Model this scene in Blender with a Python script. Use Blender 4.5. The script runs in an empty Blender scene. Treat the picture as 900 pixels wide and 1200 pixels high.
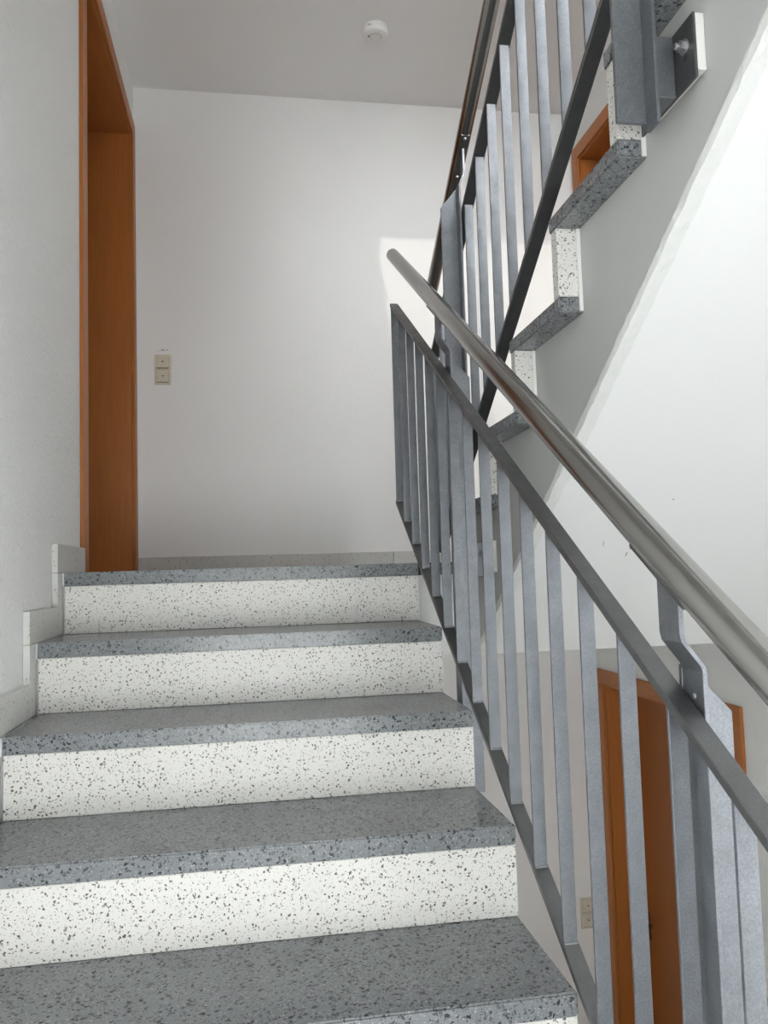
import bpy, bmesh, math, random
from mathutils import Vector, Matrix

random.seed(7)
sc = bpy.context.scene
COL = sc.collection

# ------------------------------------------------------------------ camera
cam_d = bpy.data.cameras.new('camera')
cam = bpy.data.objects.new('camera', cam_d)
COL.objects.link(cam)
cam_d.sensor_fit = 'VERTICAL'
cam_d.sensor_height = 36.0
cam_d.lens = 951.65 / 1200 * 36.0
cam_d.clip_start = 0.02
cam.matrix_world = Matrix((
    (0.9868028656882092, 0.01763744290759411, -0.16096280588141915, 0.52584),
    (-0.15921901335101557, -0.0753221585694642, -0.9843657238120218, -2.43620),
    (-0.02948576024231322, 0.9970032562816019, -0.07151990566838698, -0.01944),
    (0, 0, 0, 1)))
sc.camera = cam

# ------------------------------------------------------------------ daylight
world = bpy.data.worlds.new('overcast_sky')
sc.world = world
world.use_nodes = True
wn = world.node_tree
bg = wn.nodes['Background']
bg.inputs['Color'].default_value = (0.985, 0.98, 1.0, 1)
bg.inputs['Strength'].default_value = 10.0

sun_d = bpy.data.lights.new('low_sun', 'SUN')
sun_d.energy = 0.65
sun_d.angle = math.radians(0.6)
sun_d.color = (1.0, 0.93, 0.84)
sun = bpy.data.objects.new('low_sun', sun_d)
COL.objects.link(sun)

sc.view_settings.view_transform = 'Standard'
sc.view_settings.look = 'None'
sc.view_settings.gamma = 1.0
sc.view_settings.use_curve_mapping = False
sc.view_settings.exposure = 0.71
sc.cycles.use_denoising = True
sc.cycles.max_bounces = 14
sc.cycles.diffuse_bounces = 8
sc.cycles.glossy_bounces = 4
sc.cycles.transparent_max_bounces = 8
sc.cycles.sample_clamp_indirect = 6.0

# ------------------------------------------------------------------ dimensions (metres)
H, G = 0.175, 0.288              # rise and going
W = 1.026                        # free end of the lower flight's treads
XB = 1.149                       # free end of the upper flight's treads
XL, XR = -0.025, 2.28            # left and right wall faces
YB, YF = 1.621, -4.40            # back wall face, window wall face
FF = 2.8                         # floor to floor
CEIL = 2.437
SLAB = -0.285

# portals: they only guide sampling of the sky through the two window openings
WIN = [(0.05, 2.2, -2.78, -1.69), (0.05, 1.60, -1.34, -0.05), (0.05, 2.25, 1.50, 5.1)]  # lowest opening is unseen, added to brighten the floor below and the soffit
WINR = [(-4.25, -2.40, -2.70, -1.70), (-4.25, -2.05, -1.34, 0.15), (-4.25, -2.45, 1.6, 3.8)]      # on the right wall, lowest one unseen and added to brighten the floor below: y0, y1, z0, z1
for (x0, x1, z0, z1) in WIN:
    ld = bpy.data.lights.new('window_portal', 'AREA')
    ld.shape = 'RECTANGLE'
    ld.size = x1 - x0
    ld.size_y = z1 - z0
    ld.cycles.is_portal = True
    lo = bpy.data.objects.new('window_portal', ld)
    COL.objects.link(lo)
    lo.location = ((x0 + x1) / 2, YF - 0.14, (z0 + z1) / 2)
    lo.rotation_euler = (math.radians(90), 0, 0)     # -Z of the lamp looks along +Y
for (y0, y1, z0, z1) in WINR:
    ld = bpy.data.lights.new('window_portal', 'AREA')
    ld.shape = 'RECTANGLE'
    ld.size = z1 - z0
    ld.size_y = y1 - y0
    ld.cycles.is_portal = True
    lo = bpy.data.objects.new('window_portal', ld)
    COL.objects.link(lo)
    lo.location = (XR + 0.14, (y0 + y1) / 2, (z0 + z1) / 2)
    lo.rotation_euler = (0, math.radians(90), 0)     # -Z of the lamp looks along -X
sun.rotation_euler = (math.radians(90 - 24.7), 0, math.radians(-5.46))

# ------------------------------------------------------------------ node helpers
def srgb(r, g, b):
    f = lambda c: (c / 255 / 12.92) if c / 255 <= 0.04045 else ((c / 255 + 0.055) / 1.055) ** 2.4
    return (f(r), f(g), f(b), 1)

class NT:
    def __init__(s, name, rough=0.5, metal=0.0, spec=0.5):
        s.m = bpy.data.materials.new(name)
        s.m.use_nodes = True
        s.t = s.m.node_tree
        s.b = s.t.nodes['Principled BSDF']
        s.b.inputs['Roughness'].default_value = rough
        s.b.inputs['Metallic'].default_value = metal
        s.b.inputs['Specular IOR Level'].default_value = spec
        s._pos = None
    def n(s, kind, **kw):
        nd = s.t.nodes.new(kind)
        for k, v in kw.items():
            if k in nd.inputs.keys():
                nd.inputs[k].default_value = v
            else:
                setattr(nd, k, v)
        return nd
    def l(s, a, b):
        s.t.links.new(a, b)
    def pos(s, scale=(1, 1, 1)):
        if s._pos is None:
            s._pos = s.n('ShaderNodeNewGeometry').outputs['Position']
        if scale == (1, 1, 1):
            return s._pos
        mp = s.n('ShaderNodeMapping')
        mp.inputs['Scale'].default_value = scale
        s.l(s._pos, mp.inputs['Vector'])
        return mp.outputs['Vector']
    def noise(s, scale, detail=3, rough=0.55, vec=None):
        nd = s.n('ShaderNodeTexNoise', Scale=scale, Detail=detail, Roughness=rough)
        s.l(vec or s.pos(), nd.inputs['Vector'])
        return nd.outputs['Fac']
    def math(s, op, a, b=None, c=None, clamp=False):
        nd = s.n('ShaderNodeMath', operation=op, use_clamp=clamp)
        for i, v in enumerate((a, b, c)):
            if v is None:
                continue
            if isinstance(v, (int, float)):
                nd.inputs[i].default_value = v
            else:
                s.l(v, nd.inputs[i])
        return nd.outputs[0]
    def mix(s, fac, a, b):
        nd = s.n('ShaderNodeMix', data_type='RGBA')
        for sock, v in ((nd.inputs[0], fac), (nd.inputs[6], a), (nd.inputs[7], b)):
            if isinstance(v, (tuple, float, int)):
                sock.default_value = v
            else:
                s.l(v, sock)
        return nd.outputs[2]
    def ramp(s, fac, stops):
        nd = s.n('ShaderNodeValToRGB')
        e = nd.color_ramp.elements
        while len(e) < len(stops):
            e.new(0.5)
        for el, (p, c) in zip(e, stops):
            el.position = p
            el.color = c if isinstance(c, tuple) else (c, c, c, 1)
        s.l(fac, nd.inputs[0])
        return nd.outputs[0]
    def chips(s, scale, share, r0, r1, seed=0.0, squash=(1, 1, 1)):
        """terrazzo chips: a mask of irregular grains and their random value"""
        mp = s.n('ShaderNodeMapping')
        mp.inputs['Location'].default_value = (seed, seed * 1.7, seed * 0.6)
        mp.inputs['Rotation'].default_value = (0.61, 0.43, 0.87)   # keeps the slabs from cutting the grains in layers
        mp.inputs['Scale'].default_value = squash
        s.l(s.pos(), mp.inputs['Vector'])
        # distort so the grains are angular rather than round
        nz = s.n('ShaderNodeTexNoise', Scale=scale * 1.6, Detail=1.5)
        s.l(mp.outputs['Vector'], nz.inputs['Vector'])
        sub = s.n('ShaderNodeVectorMath', operation='SUBTRACT')
        sub.inputs[1].default_value = (0.5, 0.5, 0.5)
        s.l(nz.outputs['Color'], sub.inputs[0])
        scl = s.n('ShaderNodeVectorMath', operation='SCALE')
        scl.inputs['Scale'].default_value = 1.5 / scale
        s.l(sub.outputs[0], scl.inputs[0])
        add = s.n('ShaderNodeVectorMath', operation='ADD')
        s.l(mp.outputs['Vector'], add.inputs[0])
        s.l(scl.outputs[0], add.inputs[1])
        v = s.n('ShaderNodeTexVoronoi', Scale=scale)
        v.feature = 'F1'
        s.l(add.outputs[0], v.inputs['Vector'])
        sp = s.n('ShaderNodeSeparateColor')
        s.l(v.outputs['Color'], sp.inputs[0])
        keep = s.math('LESS_THAN', sp.outputs[0], share)
        rad = s.math('MULTIPLY_ADD', sp.outputs[1], r1 - r0, r0)
        ins = s.math('LESS_THAN', v.outputs['Distance'], rad)
        return s.math('MULTIPLY', keep, ins), sp.outputs[2]
    def color(s, c):
        if isinstance(c, tuple):
            s.b.inputs['Base Color'].default_value = c
        else:
            s.l(c, s.b.inputs['Base Color'])
    def bump(s, h, strength=0.3, dist=0.002):
        nd = s.n('ShaderNodeBump', Strength=strength, Distance=dist)
        s.l(h, nd.inputs['Height'])
        s.l(nd.outputs[0], s.b.inputs['Normal'])

def plaster(name, col, coarse, strength, dist, rough=0.92):
    k = NT(name, rough=rough, spec=0.25)
    big = k.noise(3.0, 3)
    k.color(k.mix(k.math('MULTIPLY', big, 0.22), col, tuple(c * 0.86 for c in col[:3]) + (1,)))
    a = k.noise(coarse, 4, 0.6)
    b = k.noise(coarse * 3.1, 3, 0.5)
    k.bump(k.math('MULTIPLY_ADD', b, 0.35, k.ramp(a, [(0.36, 0.0), (0.66, 1.0)])), strength, dist)
    return k.m

WHITE = (0.87, 0.868, 0.862, 1)
M = {}
M['plaster_rough'] = plaster('rough_white_plaster', WHITE, 60, 0.7, 0.004)
M['plaster_fine'] = plaster('fine_white_plaster', (0.86, 0.855, 0.85, 1), 130, 0.22, 0.002)
M['plaster_coarse'] = plaster('coarse_white_plaster', (0.84, 0.84, 0.83, 1), 90, 0.6, 0.004)
M['paint'] = plaster('smooth_white_paint', (0.865, 0.862, 0.856, 1), 40, 0.06, 0.002, 0.85)
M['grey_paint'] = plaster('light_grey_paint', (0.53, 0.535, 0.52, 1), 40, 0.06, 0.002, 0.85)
M['edge_plaster'] = plaster('ragged_edge_plaster', (0.80, 0.80, 0.78, 1), 160, 0.4, 0.002)

def terrazzo_light():
    k = NT('white_terrazzo', rough=0.42, spec=0.4)
    base = k.mix(k.math('MULTIPLY', k.noise(14, 3), 0.5), (0.75, 0.735, 0.705, 1), (0.67, 0.645, 0.60, 1))
    m1, v1 = k.chips(165, 0.78, 0.10, 0.42, 0.3)
    m2, v2 = k.chips(270, 0.6, 0.12, 0.40, 4.1)
    c = k.mix(k.math('MULTIPLY', m2, 0.62), base, (0.30, 0.29, 0.27, 1))
    dark = k.ramp(v1, [(0.0, (0.02, 0.02, 0.02, 1)), (0.7, (0.07, 0.07, 0.068, 1)), (1.0, (0.26, 0.26, 0.25, 1))])
    k.color(k.mix(k.math('MULTIPLY', m1, 0.92), c, dark))
    return k.m
def terrazzo_dark():
    k = NT('grey_terrazzo', rough=0.2, spec=0.3)
    base = k.mix(k.noise(9, 3), (0.165, 0.174, 0.182, 1), (0.25, 0.26, 0.27, 1))
    m1, v1 = k.chips(120, 0.85, 0.16, 0.50, 1.3)
    m2, v2 = k.chips(175, 0.9, 0.16, 0.46, 6.2)
    m3, v3 = k.chips(230, 0.5, 0.14, 0.4, 9.7)
    c = k.mix(k.math('MULTIPLY', m3, 0.7), base, (0.44, 0.455, 0.47, 1))
    c = k.mix(k.math('MULTIPLY', m2, 0.85), c, k.ramp(v2, [(0.0, (0.035, 0.037, 0.04, 1)), (0.5, (0.10, 0.106, 0.114, 1)), (1.0, (0.32, 0.33, 0.34, 1))]))
    c = k.mix(k.math('MULTIPLY', m1, 0.94), c, k.ramp(v1, [(0.0, (0.012, 0.013, 0.015, 1)), (0.4, (0.05, 0.054, 0.06, 1)), (0.72, (0.125, 0.132, 0.142, 1)), (1.0, (0.26, 0.272, 0.283, 1))]))
    k.color(c)
    k.l(k.math('MULTIPLY_ADD', k.noise(22, 3), 0.12, 0.15), k.b.inputs['Roughness'])
    return k.m
def terrazzo_skirt():
    k = NT('pale_grey_terrazzo', rough=0.4, spec=0.4)
    base = k.mix(k.math('MULTIPLY', k.noise(10, 3), 0.8), (0.64, 0.635, 0.61, 1), (0.55, 0.545, 0.52, 1))
    m1, v1 = k.chips(120, 0.42, 0.12, 0.40, 2.3)
    m2, v2 = k.chips(190, 0.5, 0.12, 0.4, 7.7)
    c = k.mix(k.math('MULTIPLY', m2, 0.6), base, (0.62, 0.62, 0.6, 1))
    k.color(k.mix(k.math('MULTIPLY', m1, 0.75), c, k.ramp(v1, [(0, (0.12, 0.12, 0.12, 1)), (1, (0.33, 0.33, 0.32, 1))])))
    return k.m
M['terrazzo_light'] = terrazzo_light()
M['terrazzo_dark'] = terrazzo_dark()
M['terrazzo_skirt'] = terrazzo_skirt()

def galvanised(name, a, b, rough, metal):
    k = NT(name, rough=rough, metal=metal)
    n1 = k.noise(420, 3, 0.6)
    n2 = k.noise(26, 4, 0.6)
    c = k.mix(k.ramp(n1, [(0.35, 0.0), (0.65, 1.0)]), a, b)
    c = k.mix(k.ramp(n2, [(0.4, 0.0), (0.75, 0.45)]), c, tuple(x * 0.72 for x in a[:3]) + (1,))
    k.color(c)
    k.l(k.math('MULTIPLY_ADD', n2, 0.18, rough - 0.09), k.b.inputs['Roughness'])
    k.bump(n1, 0.12, 0.0006)
    return k.m
M['zinc'] = galvanised('galvanised_steel', (0.215, 0.225, 0.245, 1), (0.29, 0.30, 0.325, 1), 0.46, 0.88)
M['zinc_shaded'] = galvanised('galvanised_steel_shaded', (0.17, 0.172, 0.175, 1), (0.20, 0.202, 0.205, 1), 0.42, 0.95)  # same steel made darker, standing for shade on bars and plates

def stainless():
    k = NT('brushed_stainless_steel', rough=0.2, metal=1.0)
    n1 = k.noise(900, 2, 0.5)
    k.color(k.mix(n1, (0.36, 0.35, 0.335, 1), (0.38, 0.37, 0.355, 1)))
    k.b.inputs['Anisotropic'].default_value = 0.0
    return k.m
M['steel'] = stainless()
M['weld'] = NT('weld_metal', rough=0.6, metal=0.9).m
M['weld'].node_tree.nodes['Principled BSDF'].inputs['Base Color'].default_value = (0.33, 0.335, 0.345, 1)

def wood(name, a, b, stretch):
    k = NT(name, rough=0.42, spec=0.4)
    n1 = k.noise(7.0, 5, 0.6, k.pos(stretch))
    n2 = k.noise(60.0, 3, 0.6, k.pos(stretch))
    c = k.mix(k.ramp(n1, [(0.3, 0.0), (0.7, 1.0)]), a, b)
    k.color(k.mix(k.math('MULTIPLY', n2, 0.25), c, tuple(x * 0.7 for x in a[:3]) + (1,)))
    return k.m
M['wood_v'] = wood('orange_beech_upright_grain', (0.37, 0.125, 0.028, 1), (0.44, 0.155, 0.036, 1), (14, 14, 0.8))
M['wood_h'] = wood('orange_beech_level_grain', (0.37, 0.125, 0.028, 1), (0.44, 0.155, 0.036, 1), (14, 0.8, 14))
M['wood_leaf'] = wood('brown_door_veneer', (0.28, 0.085, 0.016, 1), (0.33, 0.105, 0.021, 1), (10, 10, 0.6))

def plain(name, col, rough=0.5, metal=0.0, spec=0.5):
    k = NT(name, rough=rough, metal=metal, spec=spec)
    n1 = k.noise(60, 2)
    k.color(k.mix(k.math('MULTIPLY', n1, 0.12), col, tuple(c * 0.85 for c in col[:3]) + (1,)))
    return k.m
M['cream'] = plain('cream_plastic', (0.64, 0.59, 0.49, 1), 0.4)
M['white_plastic'] = plain('white_plastic', (0.80, 0.79, 0.77, 1), 0.45)
M['black'] = plain('black_plastic', (0.02, 0.02, 0.02, 1), 0.6)
M['red_print'] = plain('faded_red_print', (0.62, 0.52, 0.50, 1), 0.6)
M['scuff_and_shade'] = plain('dark_scuff_and_shade', (0.25, 0.235, 0.21, 1), 0.9)  # also colours the painted shade around the switch rockers
M['pad'] = plain('white_filler', (0.82, 0.81, 0.78, 1), 0.8)
M['sealant'] = plain('pale_sealant', (0.62, 0.63, 0.64, 1), 0.5)
M['white_frame'] = plain('white_window_frame', (0.8, 0.8, 0.8, 1), 0.4)
M['bronze'] = plain('dark_bronze', (0.12, 0.07, 0.045, 1), 0.4, 0.8)
M['steel_dark'] = plain('zinc_bolt', (0.45, 0.46, 0.47, 1), 0.35, 0.9)

def glass():
    m = bpy.data.materials.new('window_glass')
    m.use_nodes = True
    t = m.node_tree
    for nd in list(t.nodes):
        if nd.type != 'OUTPUT_MATERIAL':
            t.nodes.remove(nd)
    out = [nd for nd in t.nodes if nd.type == 'OUTPUT_MATERIAL'][0]
    tr = t.nodes.new('ShaderNodeBsdfTransparent')
    tr.inputs[0].default_value = (0.95, 0.97, 0.96, 1)
    gl = t.nodes.new('ShaderNodeBsdfGlossy')
    gl.inputs['Roughness'].default_value = 0.02
    fr = t.nodes.new('ShaderNodeFresnel')
    mx = t.nodes.new('ShaderNodeMixShader')
    t.links.new(fr.outputs[0], mx.inputs[0])
    t.links.new(tr.outputs[0], mx.inputs[1])
    t.links.new(gl.outputs[0], mx.inputs[2])
    t.links.new(mx.outputs[0], out.inputs[0])
    return m
M['glass'] = glass()

# ------------------------------------------------------------------ mesh helpers
def bm_box(bm, lo, hi):
    x0, y0, z0 = lo
    x1, y1, z1 = hi
    v = [bm.verts.new(p) for p in ((x0, y0, z0), (x1, y0, z0), (x1, y1, z0), (x0, y1, z0),
                                   (x0, y0, z1), (x1, y0, z1), (x1, y1, z1), (x0, y1, z1))]
    for f in ((0, 3, 2, 1), (4, 5, 6, 7), (0, 1, 5, 4), (1, 2, 6, 5), (2, 3, 7, 6), (3, 0, 4, 7)):
        bm.faces.new([v[i] for i in f])
    return v
def box(lo, hi, bevel=0.0, seg=1):
    bm = bmesh.new()
    bm_box(bm, lo, hi)
    if bevel:
        bmesh.ops.bevel(bm, geom=bm.edges[:], offset=bevel, segments=seg, affect='EDGES')
    return bm
def boxes(*bb):
    bm = bmesh.new()
    for lo, hi in bb:
        bm_box(bm, lo, hi)
    return bm
def prism(poly, axis, a, b, bevel=0.0):
    """extrude a closed polygon; axis 'x': poly holds (y,z); axis 'y': poly holds (x,z)"""
    bm = bmesh.new()
    P = (lambda p, t: (t, p[0], p[1])) if axis == 'x' else (lambda p, t: (p[0], t, p[1]))
    A = [bm.verts.new(P(p, a)) for p in poly]
    B = [bm.verts.new(P(p, b)) for p in poly]
    n = len(poly)
    bm.faces.new(A)
    bm.faces.new(B[::-1])
    for i in range(n):
        bm.faces.new((A[i], B[i], B[(i + 1) % n], A[(i + 1) % n]))
    bmesh.ops.recalc_face_normals(bm, faces=bm.faces[:])
    if bevel:
        bmesh.ops.bevel(bm, geom=bm.edges[:], offset=bevel, segments=1, affect='EDGES')
    return bm
def cylinder(p0, p1, r, seg=32, r2=None, bm=None, cap_bevel=0.0):
    bm = bm or bmesh.new()
    p0, p1 = Vector(p0), Vector(p1)
    d = (p1 - p0).normalized()
    u = d.orthogonal().normalized()
    w = d.cross(u)
    r2 = r if r2 is None else r2
    prof = [(0, r), (1, r2)]
    L = (p1 - p0).length
    if cap_bevel:
        c = cap_bevel
        prof = [(0, r - c), (c * 0.3 / L, r - c * 0.3), (c / L, r), (1 - c / L, r2), (1 - c * 0.3 / L, r2 - c * 0.3), (1, r2 - c)]
    rings = []
    for t, rr in prof:
        c0 = p0 + d * (t * L)
        rings.append([bm.verts.new(c0 + (u * math.cos(2 * math.pi * i / seg) + w * math.sin(2 * math.pi * i / seg)) * rr) for i in range(seg)])
    for R0, R1 in zip(rings, rings[1:]):
        for i in range(seg):
            bm.faces.new((R0[i], R0[(i + 1) % seg], R1[(i + 1) % seg], R1[i]))
    bm.faces.new(rings[0][::-1])
    bm.faces.new(rings[-1])
    return bm
ORIGIN = {}
def obj(name, bm, mat, parent=None, smooth=False, loc=None):
    """link one mesh; vertices come in world coordinates"""
    me = bpy.data.meshes.new(name)
    o0 = ORIGIN[parent.name] if parent else Vector((0, 0, 0))
    if loc is not None:
        o0 = Vector(loc)
    if o0.length:
        bmesh.ops.translate(bm, verts=bm.verts[:], vec=-o0)
    bmesh.ops.recalc_face_normals(bm, faces=bm.faces[:])
    bm.to_mesh(me)
    bm.free()
    me.materials.append(M[mat])
    if smooth:
        for p in me.polygons:
            p.use_smooth = True
        me.set_sharp_from_angle(angle=math.radians(40))
    o = bpy.data.objects.new(name, me)
    COL.objects.link(o)
    if parent:
        o.parent = parent
        ORIGIN[o.name] = ORIGIN[parent.name]
        if loc is not None:
            o.location = Vector(loc) - ORIGIN[parent.name]
            ORIGIN[o.name] = Vector(loc)
    else:
        ORIGIN[o.name] = o0
        o.location = o0
    return o
def copy_part(src, delta, parent=None):
    c = src.copy()
    COL.objects.link(c)
    c.parent = parent or src.parent
    c.location = src.location + Vector(delta)
    return c
def thing(name, loc, label=None, cat=None, group=None, kind=None):
    o = bpy.data.objects.new(name, None)
    COL.objects.link(o)
    o.empty_display_size = 0.05
    o.location = loc
    ORIGIN[o.name] = Vector(loc)
    tag(o, label, cat, group, kind)
    return o
def tag(o, label=None, cat=None, group=None, kind=None):
    if label: o['label'] = label
    if cat: o['category'] = cat
    if group: o['group'] = group
    if kind: o['kind'] = kind
    return o
def struct(name, bm, mat, label=None, smooth=False):
    o = obj(name, bm, mat, None, smooth)
    return tag(o, label, kind='structure')

# ------------------------------------------------------------------ room shell
ZLO, ZHI = -FF, 5.3
TH = 0.26
# door openings (y0, y1, z_floor, z_head) behind the casings
DY0, DY1 = 0.385, 1.515
HEAD = 2.150
struct('wall_back', boxes(((XL - TH, YB, ZLO), (XR + TH, YB + 0.22, ZHI))), 'plaster_fine', 'white plastered back wall of the stairwell')
struct('wall_left', boxes(((XL - TH, YF, ZLO), (XL, DY0, ZHI)), ((XL - TH, DY1, ZLO), (XL, YB, ZHI)),
                          ((XL - TH, DY0, HEAD), (XL, DY1, ZHI)), ((XL - TH, DY0, ZLO), (XL, DY1, 0.0))),
       'plaster_rough', 'rough white plaster wall along the stairs')
def pierced(spans, lo, hi, holes, make):
    """boxes of a wall around rectangular holes (u0, u1, z0, z1)"""
    out = []
    zs = sorted({lo, hi} | {z for w in holes for z in w[2:]})
    for za, zb in zip(zs, zs[1:]):
        ua = spans[0]
        for (u0, u1, z0, z1) in sorted(w for w in holes if w[2] <= za and w[3] >= zb):
            out.append(make(ua, u0, za, zb))
            ua = u1
        out.append(make(ua, spans[1], za, zb))
    return boxes(*out)
struct('wall_right', pierced((YF, YB), ZLO, ZHI, [(DY0, DY1, 0.0, HEAD), (DY0, DY1, ZLO, HEAD - FF + 0.03)] + WINR,
                             lambda a, b, z0, z1: ((XR, a, z0), (XR + TH, b, z1))),
       'plaster_coarse', 'coarse white plaster wall with the doors of both floors')
struct('wall_front', pierced((XL - TH, XR + TH), ZLO, ZHI, WIN, lambda a, b, z0, z1: ((a, YF - 0.28, z0), (b, YF, z1))),
       'plaster_fine', 'white plastered wall with the stairwell windows')
struct('ceiling', boxes(((XL, 0.04, CEIL), (XR, YB, CEIL + 0.32))), 'paint', 'white painted ceiling over the landing')
struct('ceiling', boxes(((XL - TH, YF - 0.28, ZHI), (XR + TH, YB + 0.22, ZHI + 0.2))), 'paint', 'white roof slab closing the stairwell')

# landings
fl = struct('floor', boxes(((XL, 0.04, SLAB), (XR, YB, -0.038))), 'paint', 'landing slab between the two flights')
obj('floor_plate', boxes(((XL, 0.31, -0.038), (1.04, YB, 0.0)), ((1.04, 0.045, -0.038), (XB, YB, 0.0)), ((XB, -0.04, -0.038), (XR, YB, 0.0))), 'terrazzo_dark', fl)
fl2 = struct('floor', boxes(((XL - TH, YF - 0.28, -FF - 0.285), (XR + TH, YB + 0.22, -FF))), 'terrazzo_skirt', 'landing of the floor below, unseen, made pale to bounce light')  # pale tone chosen so this unseen floor brightens the lower walls
for zt, nm in ((-FF / 2, 'half landing in front of the lower window'), (FF / 2, 'half landing at the head of the upper flight')):
    f3 = struct('floor', boxes(((XL, YF, zt - 0.27), (XR, -8 * G + 0.02, zt - 0.038))), 'paint', nm)
    obj('floor_plate', boxes(((XL, YF, zt - 0.038), (XR, -8 * G - 0.25, zt))), 'terrazzo_dark', f3)

# windows
def window(n, u0, u1, z0, z1, B, loc):
    """B(u0, u1, d0, d1, z0, z1) gives the corners; d is the depth behind the wall face"""
    w = thing('window_%d' % n, loc, 'unseen white framed stairwell window', kind='structure')
    t, um = 0.06, (u0 + u1) / 2
    obj('window_frame', boxes(B(u0, u0 + t, 0.11, 0.17, z0, z1), B(u1 - t, u1, 0.11, 0.17, z0, z1),
                              B(u0 + t, u1 - t, 0.11, 0.17, z0, z0 + t), B(u0 + t, u1 - t, 0.11, 0.17, z1 - t, z1)), 'white_frame', w)
    obj('mullion', boxes(B(um - 0.035, um + 0.035, 0.11, 0.17, z0 + t, z1 - t)), 'white_frame', w)
    for a, b in ((u0 + t, um - 0.035), (um + 0.035, u1 - t)):
        obj('pane', boxes(B(a, b, 0.137, 0.143, z0 + t, z1 - t)), 'glass', w)
    obj('window_sill', boxes(B(u0 - 0.03, u1 + 0.03, -0.04, 0.11, z0 - 0.03, z0)), 'terrazzo_skirt', w)
for i, (x0, x1, z0, z1) in enumerate(WIN):
    window(i + 1, x0, x1, z0, z1, lambda a, b, d0, d1, za, zb: ((a, YF - d1, za), (b, YF - d0, zb)), ((x0 + x1) / 2, YF - 0.14, z0))
for i, (y0, y1, z0, z1) in enumerate(WINR):
    window(len(WIN) + i + 1, y0, y1, z0, z1, lambda a, b, d0, d1, za, zb: ((XR + d0, a, za), (XR + d1, b, zb)), (XR + 0.14, (y0 + y1) / 2, z0))

# ------------------------------------------------------------------ doors
def door(name, side, zf, hz, depth, label):
    """side -1: left wall, +1: right wall; zf floor level, hz height of the casing's top above zf"""
    xw = XL if side < 0 else XR
    s = -1 if side < 0 else 1                       # away from the stairwell
    X = lambda a, b: (min(xw + s * a, xw + s * b), max(xw + s * a, xw + s * b))
    d = thing(name, (xw, 0.95, zf), label, kind='structure')
    cw = 0.072
    o0, o1 = 0.322, 1.583                          # outer edges of the casing
    zt = zf + hz
    def bx(a, b, y0, y1, z0, z1, bev=0.002):
        x0, x1 = X(a, b)
        return box((x0, y0, z0), (x1, y1, z1), bev)
    obj('casing', bx(-0.014, 0.0, o0, o0 + cw, zf, zt - cw), 'wood_v', d)
    obj('casing', bx(-0.014, 0.0, o1 - cw, o1, zf, zt - cw), 'wood_v', d)
    obj('casing', bx(-0.014, 0.0, o0, o1, zt - cw, zt), 'wood_h', d)
    ji = 0.012
    obj('jamb_lining', bx(0.0, 0.24, DY0, o0 + cw + ji, zf, zt - cw - ji, 0.0), 'wood_v', d)
    obj('jamb_lining', bx(0.0, 0.24, o1 - cw - ji, DY1, zf, zt - cw - ji, 0.0), 'wood_v', d)
    obj('head_lining', bx(0.0, 0.24, DY0, DY1, zt - cw - ji, zt - 0.06, 0.0), 'wood_h', d)
    leaf = obj('door_leaf', bx(depth, depth + 0.04, o0 + cw + ji, o1 - cw - ji, zf + 0.004, zt - cw - ji, 0.002), 'wood_leaf', d)
    # lever handle with its rose, and the key plate below
    yh = o1 - cw - ji - 0.075 if side > 0 else o0 + cw + ji + 0.075
    dy = -1 if side > 0 else 1
    xh = xw + s * depth
    zh = zf + 1.05
    bm = cylinder((xh, yh, zh), (xh - s * 0.045, yh, zh), 0.010, 16)
    cylinder((xh - s * 0.045, yh - dy * 0.010, zh), (xh - s * 0.045, yh + dy * 0.115, zh), 0.0095, 16, bm=bm, cap_bevel=0.003)
    obj('door_handle', bm, 'bronze', leaf, True)
    obj('rose', cylinder((xh, yh, zh), (xh - s * 0.007, yh, zh), 0.026, 24, cap_bevel=0.002), 'bronze', leaf, True)
    obj('key_plate', cylinder((xh, yh, zh - 0.085), (xh - s * 0.007, yh, zh - 0.085), 0.026, 24, cap_bevel=0.002), 'bronze', leaf, True)
    return d
door('door_1', -1, 0.0, 2.210, 0.20, 'orange wooden doorway in the left wall of the landing')
door('door_2', 1, 0.0, 2.210, 0.20, 'orange wooden door beside the upper flight')
door('door_3', 1, -FF, 2.245, 0.13, 'orange wooden door of the floor below, behind the balusters')

# ------------------------------------------------------------------ lower flight (climbs away from the half landing)
TT = 0.038
def lower_flight(z0, label):
    r = thing('stair_flight', ((XL + W) / 2, -8 * G, z0 - 8 * H), label, 'stairs')
    poly = [(0.04, z0 - TT - 0.002)]
    for k in range(8):
        poly += [(-k * G + 0.024, z0 - k * H - TT - 0.002), (-k * G + 0.024, z0 - (k + 1) * H - TT - 0.002)]
    poly += [(-8 * G + 0.02, z0 - 8 * H - TT - 0.002), (-8 * G + 0.02, z0 - 8 * H - 0.27), (-7 * G, z0 - 8 * H - 0.27), (0.04, z0 + SLAB)]
    body = obj('stair_body', prism(poly, 'x', XL + 0.0005, 0.975), 'paint', r)
    tr = obj('tread', box((-0.005, 0.0, z0 - TT), (W, G + 0.022, z0), 0.003, 2), 'terrazzo_dark', r)
    for k in range(1, 9):
        copy_part(tr, (0, -k * G, -k * H))
    rs = obj('riser', box((-0.004, 0.004, z0 - H + 0.0005), (W, 0.0235, z0 - TT - 0.0005), 0.0012), 'terrazzo_light', r)
    for k in range(1, 8):
        copy_part(rs, (0, -k * G, -k * H))
    je = obj('joint', box((-0.0085, -0.001, z0 - TT - 0.001), (-0.0050, G - 0.05, z0 - 0.001)), 'sealant', r)
    for k in range(1, 9):
        copy_part(je, (0, -k * G, -k * H))
    return r
flight_a = lower_flight(0.0, 'lower flight of grey terrazzo steps with white speckled risers, leading up to the landing')


flight_top = lower_flight(FF, 'flight of terrazzo steps rising from the upper half landing to the next floor')

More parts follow.
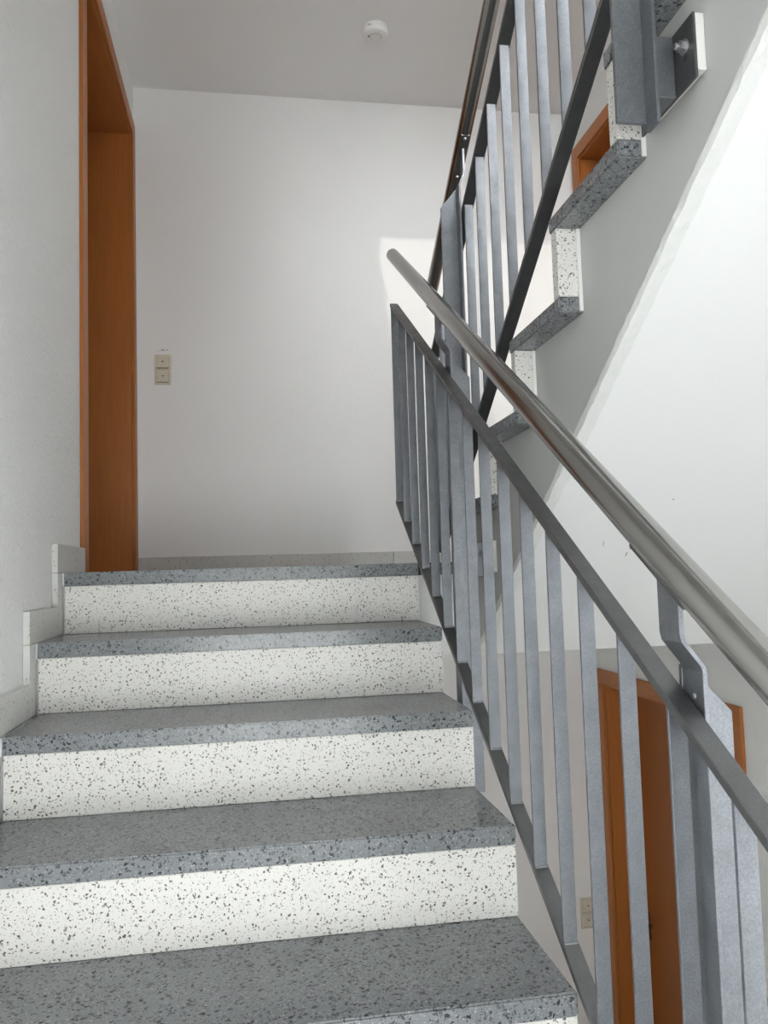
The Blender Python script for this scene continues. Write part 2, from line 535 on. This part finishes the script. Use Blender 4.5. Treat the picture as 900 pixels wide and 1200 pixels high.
# stepped skirting on the left wall
sk = thing('baseboard_left', (XL, -1.0, -FF / 2), 'stepped pale terrazzo skirting along the left wall', kind='structure')
SX0, SX1 = XL + 0.0005, -0.0086
SF, SH = 0.056, 0.081
obj('skirting_tile', box((SX0, -SF, 0.0), (SX1, 0.320, SH), 0.001), 'terrazzo_skirt', sk)
for k in range(0, 9):
    y = -k * G
    if k:
        obj('skirting_tile', box((SX0, y - SF, -k * H), (SX1, y + G - SF - 0.001, -k * H + SH), 0.001), 'terrazzo_skirt', sk)
    if k < 8:
        obj('skirting_riser_tile', box((SX0, y - SF, -(k + 1) * H), (SX1, y + 0.004, -k * H - 0.0008), 0.001), 'terrazzo_skirt', sk)
obj('skirting_tile', box((SX0, YF, -8 * H), (SX1, -8 * G - SF - 0.001, -8 * H + SH), 0.001), 'terrazzo_skirt', sk)

# straight skirting on the back wall, in separate tiles
bs = thing('baseboard_back', (1.0, YB, 0), 'row of pale terrazzo skirting tiles at the foot of the back wall', kind='structure')
e = XL + 0.001
for nx in (0.180, 0.713, 1.229, 1.75, XR - 0.001):
    obj('skirting_tile', box((e, YB - 0.016, 0.0), (nx - 0.0016, YB - 0.0005, 0.074), 0.001), 'terrazzo_skirt', bs)
    e = nx

# ------------------------------------------------------------------ upper flight (climbs back over the lower right side)
TB = 0.032
RF, RBK = -0.008, -0.038          # riser faces relative to its nosing
FLK = 1.200                       # flank of the concrete body
SS = 0.630                        # slope of the soffit
def upper_flight(z0, label):
    r = thing('stair_flight', ((XB + XR) / 2, 0.0, z0), label, 'stairs')
    poly = [(0.04, z0 - 0.040), (RBK - 0.001, z0 - 0.040)]
    for j in range(1, 9):
        y = -(j - 1) * G
        poly += [(y + RBK - 0.001, z0 + j * H - TB - 0.001), (y - G + RBK - 0.001 if j < 8 else -8 * G + 0.021, z0 + j * H - TB - 0.001)]
    yb_ = -8 * G + 0.021
    poly += [(yb_, z0 + 8 * H - 0.27), (-(8 * H - 0.27 - SLAB) / SS, z0 + 8 * H - 0.27), (0.0, z0 + SLAB), (0.04, z0 + SLAB)]
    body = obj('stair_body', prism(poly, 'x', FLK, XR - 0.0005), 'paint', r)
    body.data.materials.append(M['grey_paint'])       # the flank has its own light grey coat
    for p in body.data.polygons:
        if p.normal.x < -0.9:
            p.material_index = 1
    # ragged plaster edge between flank and soffit
    bm = bmesh.new()
    n = 150
    y1 = -(8 * H - 0.27 - SLAB) / SS
    rnd = random.Random(11)
    prev = None
    for i in range(n + 1):
        y = 0.0 + y1 * i / n
        zs = z0 + SLAB - SS * y
        j1 = rnd.uniform(-0.0014, 0.0014)
        j2 = rnd.uniform(-0.0016, 0.0016)
        if rnd.random() < 0.22:
            j1 -= 0.0012
        up = 0.020
        row = [bm.verts.new(p) for p in ((FLK - 0.0010, y, zs + up + j1 * 2), (FLK - 0.0026 + j1, y, zs + up - 0.006 + j1),
                                         (FLK - 0.0010 + j2, y, zs - 0.001), (FLK + 0.010, y, zs - 0.0032 + j1),
                                         (FLK + 0.024 + j2, y, zs - 0.0032 + j2 * 0.4), (FLK + 0.026 + j2, y, zs + 0.002), (FLK + 0.002, y, zs + 0.012))]
        if prev:
            m = len(row)
            for a in range(m):
                bm.faces.new((prev[a], prev[(a + 1) % m], row[(a + 1) % m], row[a]))
        else:
            bm.faces.new(row)
        prev = row
    bm.faces.new(prev[::-1])
    obj('soffit_edge', bm, 'edge_plaster', r)
    tr = obj('tread', box((XB, -G + RBK, z0 + H - TB), (XR - 0.001, 0.0, z0 + H), 0.003, 2), 'terrazzo_dark', r)
    for j in range(1, 8):
        copy_part(tr, (0, -j * G, j * H))
    rs = obj('riser', box((XB + 0.001, RBK, z0 + 0.0005), (XR - 0.001, RF, z0 + H - TB - 0.0005), 0.0015), 'terrazzo_light', r)
    for j in range(1, 8):
        copy_part(rs, (0, -j * G, j * H))
    mo = obj('mortar_strip', box((FLK - 0.008, RBK - 0.004, z0 - 0.030), (FLK - 0.0005, RBK - 0.0005, z0 + H - TB - 0.001)), 'pad', r)
    for j in range(1, 8):
        copy_part(mo, (0, -j * G, j * H))
    return r
flight_b = upper_flight(0.0, 'upper flight of terrazzo steps seen from below, with smooth white soffit')
flight_low = upper_flight(-FF, 'flight of terrazzo steps going down to the floor below')

# faint scratches on the soffit
def soffit_point(x, y, off):
    n = Vector((0, -SS, -1)).normalized()
    return Vector((x, y, SLAB - SS * y)) + n * off
def scratch(x, y, dx, dy, w):
    bm = bmesh.new()
    a, b = soffit_point(x, y, 0.0), soffit_point(x + dx, y + dy, 0.0)
    n = Vector((0, -SS, -1)).normalized()
    t = (b - a).normalized().cross(n) * w
    lo = [bm.verts.new(p - n * 0.0002) for p in (a - t, (a + b) / 2 - t * 1.5, b - t, b + t, (a + b) / 2 + t * 1.3, a + t)]
    hi = [bm.verts.new(v.co + n * 0.0008) for v in lo]
    bm.faces.new(lo)
    bm.faces.new(hi[::-1])
    for i in range(6):
        bm.faces.new((lo[i], lo[(i + 1) % 6], hi[(i + 1) % 6], hi[i]))
    obj('scratch', bm, 'scuff_and_shade', flight_b)
SCR = ((1.4759, -0.5091, 0.0029, 0.0114, 0.0007), (1.4788, -0.4928, 0.0041, 0.0166, 0.0007), (1.4803, -0.4662, 0.0017, 0.0152, 0.0008), (1.3963, -0.5119, 0.0078, 0.0196, 0.0005), (1.5099, -0.6584, 0.0029, 0.0057, 0.0007))
for q in SCR:
    scratch(*q)

# ------------------------------------------------------------------ railings
def sloped_bar(x0, x1, ya, yb, zf, t, mat, parent, name, bevel=0.0012):
    """flat bar lying on its side, top surface at zf(y), ends cut plumb"""
    poly = [(ya, zf(ya)), (yb, zf(yb)), (yb, zf(yb) - t), (ya, zf(ya) - t)]
    return obj(name, prism(poly, 'x', x0, x1, bevel), mat, parent)

def make_railing(root, bx0, bx1, rx0, rx1, ya, yb, top, bot, t, first, pitch, n, hx, hz, hy0, hy1, posts, web, flange, near, far, reach, flank, wallplate_dz):
    """ya is the landing end; first baluster's camera-side face at y=first"""
    sloped_bar(rx0, rx1, ya, yb, top, t, 'zinc_shaded', root, 'top_bar')
    sloped_bar(rx0, rx1, ya, yb, bot, t, 'zinc_shaded', root, 'bottom_bar')
    src = None
    for k in range(n):
        y = first - k * pitch
        if src is None:
            z0, z1 = bot(y), top(y) - t
            sl = top(y + 0.0055) - top(y)
            poly = [(y, z0), (y, z1), (y + 0.0055, z1 + sl), (y + 0.0055, z0 + sl)]
            src = obj('baluster', prism(poly, 'x', bx0, bx1, 0.0006), 'zinc', root, loc=(0, y, bot(y)))
        else:
            copy_part(src, (0, y - first, bot(y) - bot(first)))
    # welds at the baluster feet
    wsrc = None
    for k in range(n):
        y = first - k * pitch
        if wsrc is None:
            bm = cylinder((bx0 + 0.0005, y - 0.0005, bot(y) + 0.0005), (bx1 - 0.0005, y - 0.0005, bot(y) + 0.0005), 0.0022, 8)
            wsrc = obj('weld', bm, 'weld', root, True, loc=(0, y, bot(y)))
        else:
            copy_part(wsrc, (0, y - first, bot(y) - bot(first)))
    obj('handrail', cylinder((hx, hy0, hz(hy0)), (hx, hy1, hz(hy1)), 0.0212, 48, cap_bevel=0.003), 'steel', root, True)
    sgn = 1 if flange > web else -1                  # the flange reaches towards the well
    wx0, wx1 = web - 0.003, web + 0.003
    for (yp, zb) in posts:
        zh = hz(yp - near / 2)
        zt = zh - 0.128
        fx = sorted((web - sgn * 0.003, flange))
        # angle section: web along the flight, flange across it with its outer corner cut off
        bm = box((wx0, yp - near, zb - 0.016), (wx1, yp, zt), 0.0008)
        xa, xb = web - sgn * 0.003, flange
        poly = [(xa, zb), (xb, zb), (xb, zt - 0.055), (xa + sgn * 0.008, zt + 0.003), (xa, zt + 0.003)]
        b2 = prism(poly, 'y', yp, yp + far, 0.0008)
        me = bpy.data.meshes.new('tmp'); b2.to_mesh(me); b2.free(); bm.from_mesh(me); bpy.data.meshes.remove(me)
        post = obj('post', bm, 'zinc', root)
        # cranked bracket from the web up to the tube
        dx = hx - web
        prof = [(web, zt - 0.0005), (web, zt + 0.0), (web + dx * 0.08, zt + 0.006), (web + dx * 0.92, zt + 0.034), (hx, zt + 0.044)]
        zu = lambda y: hz(y) - 0.0255
        bm = bmesh.new()
        ring = []
        th = 0.003
        pts = prof + [(hx, None)]
        for i, (x, z) in enumerate(pts):
            off = th
            row = []
            for (ox, oy) in ((-off, -near), (off, -near), (off, 0.0), (-off, 0.0)):
                zz = zu(yp + oy) if z is None else z
                row.append(bm.verts.new((x + ox, yp + oy, zz)))
            ring.append(row)
        for R0, R1 in zip(ring, ring[1:]):
            for i in range(4):
                bm.faces.new((R0[i], R0[(i + 1) % 4], R1[(i + 1) % 4], R1[i]))
        bm.faces.new(ring[0][::-1])
        bm.faces.new(ring[-1])
        br = obj('handrail_bracket', bm, 'zinc', root)
        y0, y1 = yp - near / 2 + 0.070, yp - near / 2 - 0.050
        poly = [(y0, zu(y0) + 0.005), (y1, zu(y1) + 0.005), (y1, zu(y1)), (y0, zu(y0))]
        obj('cradle_plate', prism(poly, 'x', hx - 0.013, hx + 0.013, 0.0006), 'zinc_shaded', br)
        for ys in (y0 - 0.010, y1 + 0.008):
            obj('screw', cylinder((hx, ys, zu(ys) - 0.003), (hx, ys, zu(ys) + 0.001), 0.005, 14), 'steel_dark', br, True)
        for zz in (zt - 0.030,):
            obj('weld_bead', cylinder((web - sgn * 0.001, yp - near * 0.55, zz), (web - sgn * 0.005, yp - near * 0.55, zz), 0.0055, 12, r2=0.0025), 'weld', post, True)
        # anchor: short arm, plate and bolts on the flank of the flight
        zl, zhh = zb + 0.030, zb + 0.128
        outer = web - sgn * 0.003
        px0 = flank + sgn * 0.019
        ax = sorted((outer, px0))
        obj('anchor_arm', box((ax[0], yp - 0.022, zl), (ax[1], yp + 0.036, zhh), 0.0012), 'zinc', post)
        pa = sorted((px0, flank + sgn * 0.0145))
        pl = obj('anchor_plate', box((pa[0], yp - 0.078, zl), (pa[1], yp + 0.092, zhh + 0.003), 0.001), 'zinc_shaded', post)
        pb = sorted((flank + sgn * 0.0145, flank + sgn * 0.0004))
        obj('filler_pad', box((pb[0], yp - 0.0775, zl + 0.012), (pb[1], yp + 0.0915, zhh + 0.002), 0.001), 'pad', post)
        for dy in (-0.052, 0.066):
            c = Vector((px0, yp + dy, zl + 0.062))
            bm = cylinder(c, c + Vector((sgn * 0.002, 0, 0)), 0.0115, 20)
            cylinder(c + Vector((sgn * 0.002, 0, 0)), c + Vector((sgn * 0.009, 0, 0)), 0.0088, 6, bm=bm)
            cylinder(c + Vector((sgn * 0.009, 0, 0)), c + Vector((sgn * 0.016, 0, 0)), 0.005, 14, bm=bm, cap_bevel=0.001)
            obj('anchor_bolt', bm, 'steel_dark', post)
            s0 = c + Vector((0, 0, -0.018))
            obj('slot', cylinder(s0 - Vector((sgn * 0.001, 0, 0)), s0 + Vector((sgn * 0.0004, 0, 0)), 0.0055, 14), 'black', post)

# lower railing
topA = lambda y: 0.754 + 0.603 * y
botA = lambda y: 0.087 + 0.603 * y
hzA = lambda y: 0.930 + 0.611 * y
ra = thing('stair_railing', (1.012, -2.0, botA(-2.0)), 'galvanised steel baluster railing with round steel handrail beside the lower flight', 'railing', 'flat bar stair railings')
make_railing(ra, 1.0005, 1.0235, 0.9985, 1.0260, 0.2060, -2.25, topA, botA, 0.0135, 0.1995, 0.12430, 20,
             1.005, hzA, 0.160, -2.36, [(-0.425, -0.580), (-1.527, -1.243)], 1.031, 1.090, 0.046, 0.008, 0, 0.975, 0)
# upper railing
topB = lambda y: 1.164 - 0.645 * (y + 0.398)
botB = lambda y: 0.805 - 0.645 * (y + 0.8885)
hzB = lambda y: 1.372 - 0.620 * (y + 0.420)
rb = thing('stair_railing', (1.165, 0.0, botB(0.0)), 'galvanised steel baluster railing with round steel handrail climbing beside the upper flight', 'railing', 'flat bar stair railings')
make_railing(rb, 1.1525, 1.1770, 1.1490, 1.1810, 0.285, -2.15, topB, botB, 0.0135, 0.2746, 0.1230, 20,
             1.159, hzB, 0.262, -2.25, [(-0.168, -0.075), (-1.306, 0.660)], 1.144, 1.094, 0.034, 0.008, 0, FLK, 0)

# ------------------------------------------------------------------ light switches
def light_switch(x, z, label, symbol):
    y = YB
    r = thing('light_switch', (x, y, z - 0.0755), label, 'light switch')
    w, h = 0.0795, 0.151
    bm = box((x - w / 2, y - 0.010, z - h / 2), (x + w / 2, y - 0.0004, z + h / 2), 0.003, 2)
    obj('cover_frame', bm, 'cream', r)
    obj('frame_joint', box((x - w / 2 + 0.002, y - 0.0101, z - 0.0004), (x + w / 2 - 0.002, y - 0.009, z + 0.0004)), 'scuff_and_shade', r)
    for i, dz in enumerate((0.0355, -0.0365)):
        zc_ = z + dz
        # rocker, leaning a little so that its lower edge stands proud
        bm = bmesh.new()
        a = 0.0275
        v = [bm.verts.new(p) for p in ((x - a, y - 0.009, zc_ - a), (x + a, y - 0.009, zc_ - a), (x + a, y - 0.009, zc_ + a), (x - a, y - 0.009, zc_ + a),
                                       (x - a, y - 0.0165, zc_ - a + 0.001), (x + a, y - 0.0165, zc_ - a + 0.001), (x + a, y - 0.0125, zc_ + a), (x - a, y - 0.0125, zc_ + a))]
        for f in ((0, 3, 2, 1), (4, 5, 6, 7), (0, 1, 5, 4), (1, 2, 6, 5), (2, 3, 7, 6), (3, 0, 4, 7)):
            bm.faces.new([v[q] for q in f])
        bmesh.ops.bevel(bm, geom=bm.edges[:], offset=0.001, segments=1, affect='EDGES')
        rk = obj('rocker', bm, 'cream', r)
        obj('rocker_gap_shade', box((x - a - 0.0008, y - 0.0112, zc_ - a - 0.0032), (x + a + 0.0008, y - 0.009, zc_ - a)), 'scuff_and_shade', r)  # dark strip standing for the shade under the rocker's lower edge
        obj('rocker_gap_shade', box((x + a, y - 0.0106, zc_ - a), (x + a + 0.0014, y - 0.009, zc_ + a)), 'scuff_and_shade', r)  # shade beside the rocker, put in as a dark strip
        obj('indicator', box((x - 0.0055, y - 0.0157, zc_ + 0.002), (x + 0.0055, y - 0.0138, zc_ + 0.0065), 0.0008), 'black', rk)
        if symbol and i == 1:
            bm = bmesh.new()
            for q in range(8):
                a0, a1 = math.pi * (0.15 + 0.7 * q / 8), math.pi * (0.15 + 0.7 * (q + 1) / 8)
                f = lambda an, rr: (x + 0.014 * math.cos(an) * rr, zc_ + 0.006 + 0.007 * math.sin(an) * rr)
                p = [f(a0, 0.93), f(a1, 0.93), f(a1, 1.1), f(a0, 1.1)]
                lo = [bm.verts.new((px, y - 0.0152, pz)) for px, pz in p]
                hi = [bm.verts.new((px, y - 0.0138, pz)) for px, pz in p]
                bm.faces.new(lo)
                bm.faces.new(hi[::-1])
                for e_ in range(4):
                    bm.faces.new((lo[e_], lo[(e_ + 1) % 4], hi[(e_ + 1) % 4], hi[e_]))
            obj('bell_mark', bm, 'scuff_and_shade', rk)
    return r
light_switch(0.108, 0.9955, 'cream double light switch on the back wall beside the doorway of the landing', False)
light_switch(2.178, -1.787, 'cream double light switch on the floor below, seen between the balusters', True)

# small scuffs above the switch
wb = bpy.data.objects['wall_back']
ORIGIN['wall_back'] = Vector((0, 0, 0))
for dx, dz, a in ((-0.026, 0.093, 0.0022), (-0.013, 0.097, 0.0028), (-0.001, 0.101, 0.004), (0.006, 0.099, 0.003), (0.020, 0.101, 0.0032)):
    bm = cylinder((0.108 + dx, YB - 0.0008, 0.9955 + dz), (0.108 + dx, YB + 0.001, 0.9955 + dz), a, 7)
    obj('scuff_mark', bm, 'scuff_and_shade', wb)

# ------------------------------------------------------------------ smoke detector
sx, sy = 1.118, 1.035
sd = thing('smoke_detector', (sx, sy, CEIL), 'round white smoke detector on the landing ceiling', 'smoke detector')
def lathe(prof, seg=48):
    bm = bmesh.new()
    rings = []
    for r_, z in prof:
        rings.append([bm.verts.new((sx + r_ * math.cos(2 * math.pi * i / seg), sy + r_ * math.sin(2 * math.pi * i / seg), z)) for i in range(seg)])
    for R0, R1 in zip(rings, rings[1:]):
        for i in range(seg):
            bm.faces.new((R0[i], R0[(i + 1) % seg], R1[(i + 1) % seg], R1[i]))
    bm.faces.new(rings[0])
    bm.faces.new(rings[-1])
    return bm
obj('base', lathe([(0.056, CEIL - 0.0003), (0.056, CEIL - 0.012)]), 'white_plastic', sd, True)
obj('housing', lathe([(0.0575, CEIL - 0.0125), (0.0590, CEIL - 0.016), (0.0590, CEIL - 0.030), (0.0575, CEIL - 0.036), (0.0540, CEIL - 0.040), (0.030, CEIL - 0.0425)]), 'white_plastic', sd, True)
obj('test_button', lathe([(0.0245, CEIL - 0.0420), (0.0245, CEIL - 0.0438), (0.0225, CEIL - 0.0448)]), 'white_plastic', sd, True)
obj('button_groove', lathe([(0.0262, CEIL - 0.0418), (0.0262, CEIL - 0.0429)]), 'scuff_and_shade', sd, True)
obj('horn_slot', box((sx - 0.034, sy - 0.007, CEIL - 0.0434), (sx - 0.029, sy + 0.006, CEIL - 0.0410), 0.0008), 'black', sd)
obj('printed_label', prism([(sx - 0.0596 * math.sin(a), CEIL - 0.019) for a in (0.75, 0.25)] + [(sx - 0.0596 * math.sin(a), CEIL - 0.024) for a in (0.25, 0.75)], 'y', sy - 0.0545, sy - 0.050), 'red_print', sd)
